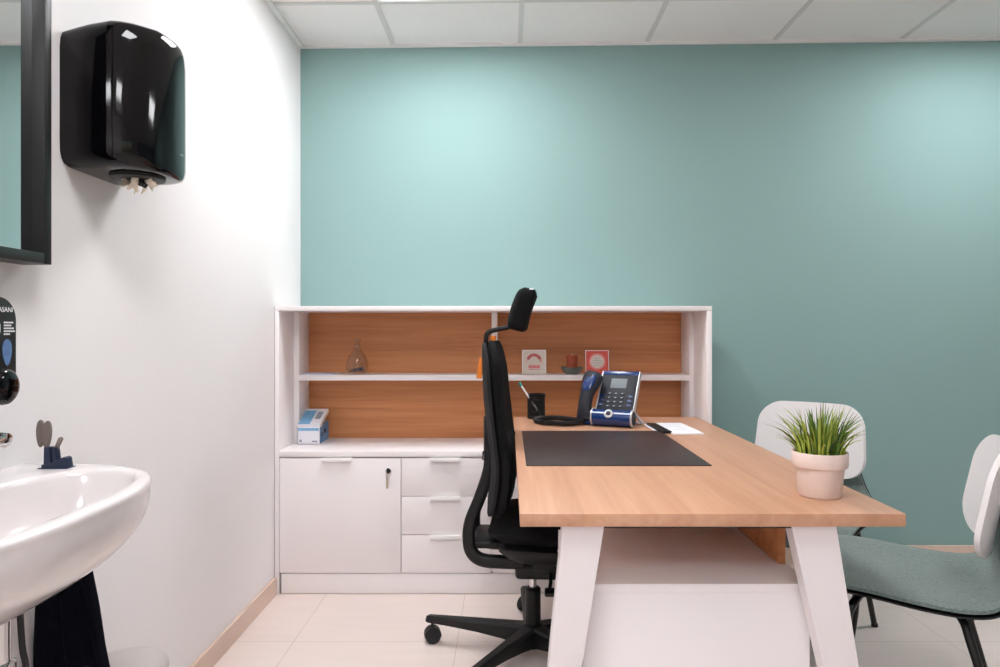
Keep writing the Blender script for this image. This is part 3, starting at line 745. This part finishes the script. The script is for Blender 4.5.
pieces('print_line', [(-hw, hw, -.0020, -.0016, .072 - .011 * k, .0745 - .011 * k) for k, hw in enumerate((.014, .022, .024, .018))], 'key', t, mm)
# candle and dish
dx, dy = .298, 3.205
tag(MB().lathe([(0, .0005), (.028, .0005), (.034, .006), (.050, .026), (.053, .034), (.050, .034), (.046, .026), (.030, .012), (0, .011)], (dx, dy, SZ), 44).build('candle_dish', 'dish'), 'shallow grey green dish under the red candle on the shelf', 'dish')
cd = thing('candle', 'short rust red candle standing in the grey dish', 'candle', (dx, dy, SZ + .0115))
MB().lathe([(0, .0118), (.0245, .0118), (.0255, .016), (.0255, .086), (.023, .089), (.012, .086), (0, .085)], (dx, dy, SZ), 36).build('wax', 'candle', cd)
MB().tube([(dx, dy, SZ + .084), (dx + .001, dy, SZ + .098)], .0012, 6).build('wick', 'shred', cd)

# ---------------------------------------------------------------- left wall: mirror, dispensers
mir = thing('wall_mirror', 'rectangular wall mirror in a deep black frame at the left edge', 'mirror', (-1, 1.1, 1.6))
mY0, mY1, mZ0, mZ1 = .78, 1.421, 1.264, 2.1
mb = MB()
xo = -.9394
mb.box(-.9995, xo, mY1 - .022, mY1, mZ0, mZ1, .0015).box(-.9995, xo, mY0, mY0 + .022, mZ0, mZ1, .0015)
mb.box(-.9995, xo, mY0 + .022, mY1 - .022, mZ0, mZ0 + .022, .0015).box(-.9995, xo, mY0 + .022, mY1 - .022, mZ1 - .022, mZ1, .0015)
mb.build('frame', 'frame', mir)
MB().box(-.9995, -.964, mY0 + .0225, mY1 - .0225, mZ0 + .0225, mZ1 - .0225).build('mirror_glass', 'mirror', mir, smooth=0)
# paper towel dispenser
pd = thing('paper_towel_dispenser', 'glossy black paper towel dispenser mounted on the white left wall', 'towel dispenser', (-1, 1.67, 1.5))
def disp_ring(z, ins, cover):
    yc = 1.668; hw = .130 - ins
    if cover:
        P = [(-hw, .104), (-hw + .003, .122), (-hw + .014, .146), (-hw + .036, .170), (-.05, .187), (0, .195), (.05, .191), (hw - .030, .175), (hw - .010, .152), (hw - .001, .125), (hw, .104)]
        P = [(p.x, p.y) for p in spline([(a, b, 0) for a, b in P], 4)]
        P = [(a, .104 + (b - .104) * (1 - ins * 3.2)) for a, b in P]
    else:
        P = [(-hw, .0005), (-hw, .03), (-hw, .06), (-hw, .1035), (hw, .1035), (hw, .06), (hw, .03), (hw, .0005)]
    return [V((-1 + b, yc + a, z)) for a, b in P]
lev = [(1.500, .045), (1.501, .030), (1.506, .014), (1.515, .006), (1.53, .001), (1.56, 0), (1.66, 0), (1.785, 0), (1.808, .003), (1.821, .009), (1.828, .018), (1.831, .032), (1.8315, .05)]
MB().loft([disp_ring(z, i, True) for z, i in lev]).build('front_cover', 'gloss', pd, smooth=50)
wv = [(-.012, 0), (-.006, .004), (0, .001), (.006, .005), (.012, .002), (.012, .0), (.006, .003), (0, -.001), (-.006, .002)]
MB().prism(wv, .0006, T(-.8065, 1.70, 1.56) @ Matrix(((0, 0, 1, 0), (1, 0, 0, 0), (0, 1, 0, 0), (0, 0, 0, 1)))).build('emblem', 'key', pd, smooth=0)
def slope(co): return V((co.x, co.y, co.z - (.024 * max(0, 1 - (co.x + 1) / .1) ** 1.3 if co.z > 1.7 else 0)))
MB().loft([disp_ring(z, i, False) for z, i in lev]).build('rear_housing', 'gloss', pd, smooth=50, vmap=slope)
MB().lathe([(.030, 0), (.058, 0), (.062, -.004), (.060, -.010), (.034, -.012), (.030, -.008), (.030, 0)], (-.895, 1.668, 1.503), 40, cap0=False, cap1=False).build('outlet_ring', 'black', pd)
MB().lathe([(0, 0), (.030, 0), (.024, -.008), (0, -.006)], (-.895, 1.668, 1.500), 24).build('outlet', 'rubber', pd)
mb = MB()
for k in range(9):
    a = k * .75; r = .018 + .008 * (k % 3)
    b0 = V((-.893 + r * math.cos(a), 1.668 + r * math.sin(a), 1.496))
    mb.tube(spline([b0, b0 + V((.008 * math.cos(a * 3), .010 * math.sin(a * 2), -.010)), b0 + V((.014 * math.cos(a * 2), .012 * math.cos(a), -.018 - .006 * (k % 4)))], 3), [.005, .008, .0075, .006, .008, .005, .003], 7, flat=(1, .45))
lab(mb.build('paper_end', 'shred', pd), 'torn cream paper end hanging from the outlet')
mb = MB()
for k in range(3):
    b0 = V((-.880, 1.645 + .012 * k, 1.492)); mb.tube([b0, b0 + V((.004, .003, -.010)), b0 + V((-.002, .006, -.016))], [.003, .0055, .003], 7)
mb.build('cutter_teeth', 'black', pd)
# soap dispenser
sd = thing('soap_dispenser', 'black rounded soap dispenser with white print and push knob on left wall', 'soap dispenser', (-1, 1.2, 1.09))
YS = 1.207; sm = Matrix(((0, 0, 1, -1), (1, 0, 0, YS), (0, 1, 0, 1.094), (0, 0, 0, 1)))   # local x -> Y, local y -> Z, local z -> X
MB().prism(rrect(.108, .196, .044, 10), .096, sm @ T(0, 0, -.0008), .010, 3).build('housing', 'gloss', sd, smooth=40)
MB().prism(rrect(.102, .190, .042, 10), .008, sm @ T(0, 0, .0965), .003, 2).build('front_plate', 'black', sd, smooth=40)
MB().lathe([(0, 0), (.031, 0), (.033, .005), (.031, .012), (.025, .017), (.012, .019), (0, .0193)], seg=40, mat=sm @ T(.010, -.064, .1043)).build('push_knob', 'gloss', sd, smooth=60)
dp = [(.0108 * math.sin(2 * PI * i / 36) * (1.0 + .25 * math.cos(2 * PI * i / 36)), .0235 * math.cos(2 * PI * i / 36)) for i in range(36)]
lab(MB().prism(dp, .0008, sm @ T(.026, -.004, .1047)).build('drop_print', 'dropblue', sd, smooth=0), 'blue drop printed on the front')
MB().prism(rrect(.026, .022, .006, 5), .0008, sm @ T(-.004, .039, .1047)).build('white_badge', 'white_ink', sd, smooth=0)
rot = (PI / 2, 0, PI / 2)
text('Dr-ASANI', .0125, 'white_ink', sd, (-.8953, YS + .014, 1.166), rot)
for k, w_ in enumerate(('SANFTE', 'SEIFE', 'HAND UND', 'KOERPER', 'PFLEGE')):
    pass
mb = MB()
for k, L in enumerate((.020, .017, .021, .024, .012)):
    x = 0.006
    while x < .006 + L:
        d = random.uniform(.003, .006); mb.prism([(x, .0), (x + d, 0), (x + d, .0028), (x, .0028)], .0006, sm @ T(.012, .048 - .0052 * k, .1047)); x += d + .0012
mb.build('small_print', 'white_ink', sd, smooth=0)

# ---------------------------------------------------------------- basin
bs = thing('wash_basin', 'white ceramic wall hung wash basin at the lower left', 'wash basin', (-1, 1.08, .7))
BYC, BW, BPn, BZ = 1.078, .357, .364, .850
BC = (.205, 0.0)
def basin_outline(sc_y, sc_x, n=64, e=3.3, xb=.0003, nr=32):
    pts = []
    for i in range(n + 1):
        a = -PI / 2 + PI * i / n
        cy_, cx_ = math.sin(a), math.cos(a)
        y = math.copysign(abs(cy_) ** (2 / e), cy_) * BW * sc_y
        x = abs(cx_) ** (2 / e) * BPn * sc_x * (1 - .075 * (abs(y) / BW) ** 2)
        pts.append((max(x, xb), y))
    y0 = pts[-1][1]
    for i in range(1, nr): pts.append((xb, y0 * (1 - 2 * i / nr)))
    return pts
LV = []
for k in range(17):
    t = k / 16; LV.append((.642 + .198 * t ** 1.05, .26 + .735 * (1 - (1 - t) ** 2.3), .32 + .675 * (1 - (1 - t) ** 2.5)))
LV += [(.846, 1.0, 1.0), (.850, .997, .995), (.8528, .990, .986), (.8535, .978, .972)]
rings = [[V((-1 + x, BYC + y, z)) for x, y in basin_outline(sy, sx)] for z, sy, sx in LV]
top = basin_outline(.978, .972)
def bowl_ring(sc, z, e=2.5):
    pts = []
    for (x, y) in top:
        an = math.atan2((y - BC[1]) / .29, (x - BC[0]) / .125); cx_, cy_ = math.cos(an), math.sin(an)
        r = (abs(cx_) ** e + abs(cy_) ** e) ** (-1 / e)
        pts.append(V((-1 + BC[0] + cx_ * r * .125 * sc, BYC + BC[1] + cy_ * r * .29 * sc, z)))
    return pts
rings += [bowl_ring(s_, z_) for s_, z_ in ((1.05, .8535), (1.02, .8525), (1.0, .849), (.985, .842), (.96, .815), (.92, .785), (.85, .755), (.72, .733), (.5, .722), (.2, .718))]
MB().loft(rings).build('bowl', 'ceramic', bs, smooth=60)
MB().lathe([(0, 0), (.020, 0), (.022, .002), (.018, .004), (0, .003)], (-.795, BYC, .7185), 24).build('drain', 'chrome', bs)
DXp, DYp = -.812, 1.10
MB().tube([(DXp, DYp, .70), (DXp, DYp, .60)], .0165, 18).lathe([(.0165, .60), (.024, .598), (.024, .575), (.0165, .572), (.031, .566), (.033, .56), (.033, .47), (.026, .455), (0, .45)], (DXp, DYp, 0), 24).tube(spline([(DXp - .02, DYp, .535), (DXp - .10, DYp, .535), (-.9985, DYp, .535)], 4), .014, 14).build('trap', 'chrome', bs)
MB().tube(spline([(-.79, 1.115, .70), (-.785, 1.115, .62), (-.79, 1.13, .57), (-.83, 1.16, .50), (-.9, 1.2, .47), (-.998, 1.2, .47)], 6), .0048, 8).build('supply_hose', 'rubber', bs)
# tap
tp = thing('basin_tap', 'chrome lever tap standing on the basin deck at the left edge', 'tap', (-.925, 1.08, BZ))
mb = MB().lathe([(0, .0040), (.027, .0040), (.027, .008), (.023, .012), (.022, .075), (.020, .082), (0, .084)], (-.93, 1.08, BZ), 30)
mb.tube(spline([(-.93, 1.08, BZ + .045), (-.88, 1.08, BZ + .06), (-.83, 1.08, BZ + .055), (-.815, 1.08, BZ + .035)], 5), .012, 14)
mb.build('body', 'chrome', tp)
MB().tube(spline([(-.935, 1.08, BZ + .088), (-.90, 1.08, BZ + .095), (-.84, 1.08, BZ + .105), (-.80, 1.08, BZ + .108), (-.784, 1.08, BZ + .107)], 5), [.020] * 5 + [.017] * 5 + [.014] * 5 + [.0135] * 5 + [.008], 16, flat=(.85, 1.1)).build('lever', 'chrome', tp)
# small holder on the far corner of the basin
hx, hy = -.915, 1.392
hz = BZ + .0012
hd = thing('brush_holder', 'small navy stand holding grey brown paddles on the basin corner', 'holder', (hx, hy, hz))
mb = MB().box(-.936, -.877, 1.372, 1.400, hz, hz + .004, .001)
mb.prism([(0, 0), (.052, 0), (.049, .020), (.044, .022), (.018, .011), (0, .006)], .020, T(-.931, 1.396, hz + .003) @ R(PI / 2, 'X'), .001)
hb = mb.build('tray', 'navyp', hd)
MB().prism([(0, 0), (.015, 0), (.012, .040), (.001, .040)], .016, T(-.929, 1.395, hz + .004) @ R(PI / 2, 'X'), .001).build('socket', 'navyp', hd)
MB().prism([(0, 0), (.008, 0), (.003, .040), (-.004, .040)], .016, T(-.909, 1.395, hz + .004) @ R(PI / 2, 'X'), .001).build('socket', 'navyp', hd)
def paddle(c, rx, rz, tilt_, y):
    pts = [(rx * math.sin(2 * PI * i / 32) * (1 + .12 * math.cos(2 * PI * i / 32)), rz * math.cos(2 * PI * i / 32)) for i in range(32)]
    m_ = T(c[0], y, c[1]) @ R(tilt_, 'Y') @ R(PI / 2, 'X')
    return MB().prism(pts, .006, m_, .0015)
lab(paddle((-.929, hz + .068), .0088, .028, .06, 1.394).build('paddle', 'paddle', hd), 'large grey brown paddle in front')
lab(paddle((-.9515, hz + .068), .0085, .028, .0, 1.408).build('paddle', 'paddle', hd), 'grey brown oval nearest the wall')  # second flat oval, set behind the front paddle
lab(MB().prism([(-.005, -.012), (.003, -.012), (.005, .010), (.0, .013), (-.004, .008)], .005, T(-.904, 1.392, hz + .052) @ R(.35, 'Y') @ R(PI / 2, 'X'), .001).build('paddle', 'paddle', hd), 'short slanted grey brown stub')
# navy cloth hanging below the basin
ck = thing('hanging_cloth', 'dark navy cloth hanging below the far side of the basin', 'cloth', (-.9, 1.46, .4))
def cloth_ring(z, x0, x1, y, amp):
    n = 40; f, bk_ = [], []
    for i in range(n + 1):
        q = i / n; x = x0 + (x1 - x0) * q; w_ = amp * math.sin(q * 15 + z * 6) + amp * .6 * math.sin(q * 29 + 1 + z * 3)
        f.append(V((x, y - .012 + w_, z))); bk_.append(V((x, y + .004 + w_, z)))
    return f + list(reversed(bk_))
MB().loft([cloth_ring(z, x0, x1, 1.455, a) for z, x0, x1, a in ((.20, -.998, -.79, .007), (.30, -.998, -.80, .007), (.40, -.998, -.833, .006), (.47, -.996, -.848, .006), (.55, -.99, -.862, .005), (.64, -.982, -.882, .004), (.69, -.975, -.90, .003))]).build('fabric', 'navy', ck, smooth=60)
MB().tube([(-.9995, 1.458, .672), (-.95, 1.458, .672), (-.90, 1.458, .675)], .005, 8).build('hook', 'chrome', ck)
# bin
bn = thing('pedal_bin', 'round pedal bin with pale lid on the floor under the basin', 'bin', (-.845, 1.60, 0))
bc = (-.878, 1.572, 0)
MB().lathe([(0, .001), (.089, .001), (.091, .02), (.092, .342), (0, .344)], bc, 48).build('body', 'steel', bn)
MB().lathe([(0, .345), (.094, .345), (.096, .350), (.095, .358), (.089, .368), (.062, .376), (.033, .379), (0, .380)], bc, 56).build('lid', 'lid', bn, smooth=60)
MB().box(bc[0] + .095, bc[0] + .14, bc[1] - .03, bc[1] + .03, .012, .022, .003).build('pedal', 'black', bn)

# ---------------------------------------------------------------- world, camera, colour management
w = bpy.data.worlds.new('World'); scn.world = w; w.use_nodes = True
bg = w.node_tree.nodes['Background']
sky = w.node_tree.nodes.new('ShaderNodeTexSky'); sky.sky_type = 'NISHITA'; sky.sun_disc = False; sky.sun_elevation = math.radians(40); sky.sun_rotation = math.radians(200)
w.node_tree.links.new(sky.outputs[0], bg.inputs['Color']); bg.inputs['Strength'].default_value = 0.15

cam = bpy.data.cameras.new('Camera'); co = bpy.data.objects.new('Camera', cam); COL.objects.link(co)
co.location = (0, 0, 1.13); co.rotation_euler = (PI / 2, 0, 0)
cam.sensor_fit = 'HORIZONTAL'; cam.sensor_width = 36.0; cam.lens = 690 / 1000 * 36.0
cam.shift_x = -8 / 1000; cam.shift_y = -3.5 / 1000; cam.clip_start = 0.02
scn.camera = co
scn.view_settings.view_transform = 'Standard'; scn.view_settings.look = 'None'
scn.view_settings.gamma = 1.0; scn.view_settings.use_curve_mapping = False
scn.view_settings.exposure = 0.0
try:
    scn.cycles.use_denoising = True; scn.cycles.max_bounces = 10; scn.cycles.diffuse_bounces = 6; scn.cycles.transparent_max_bounces = 16
    scn.cycles.sample_clamp_indirect = 8.0
except Exception: pass
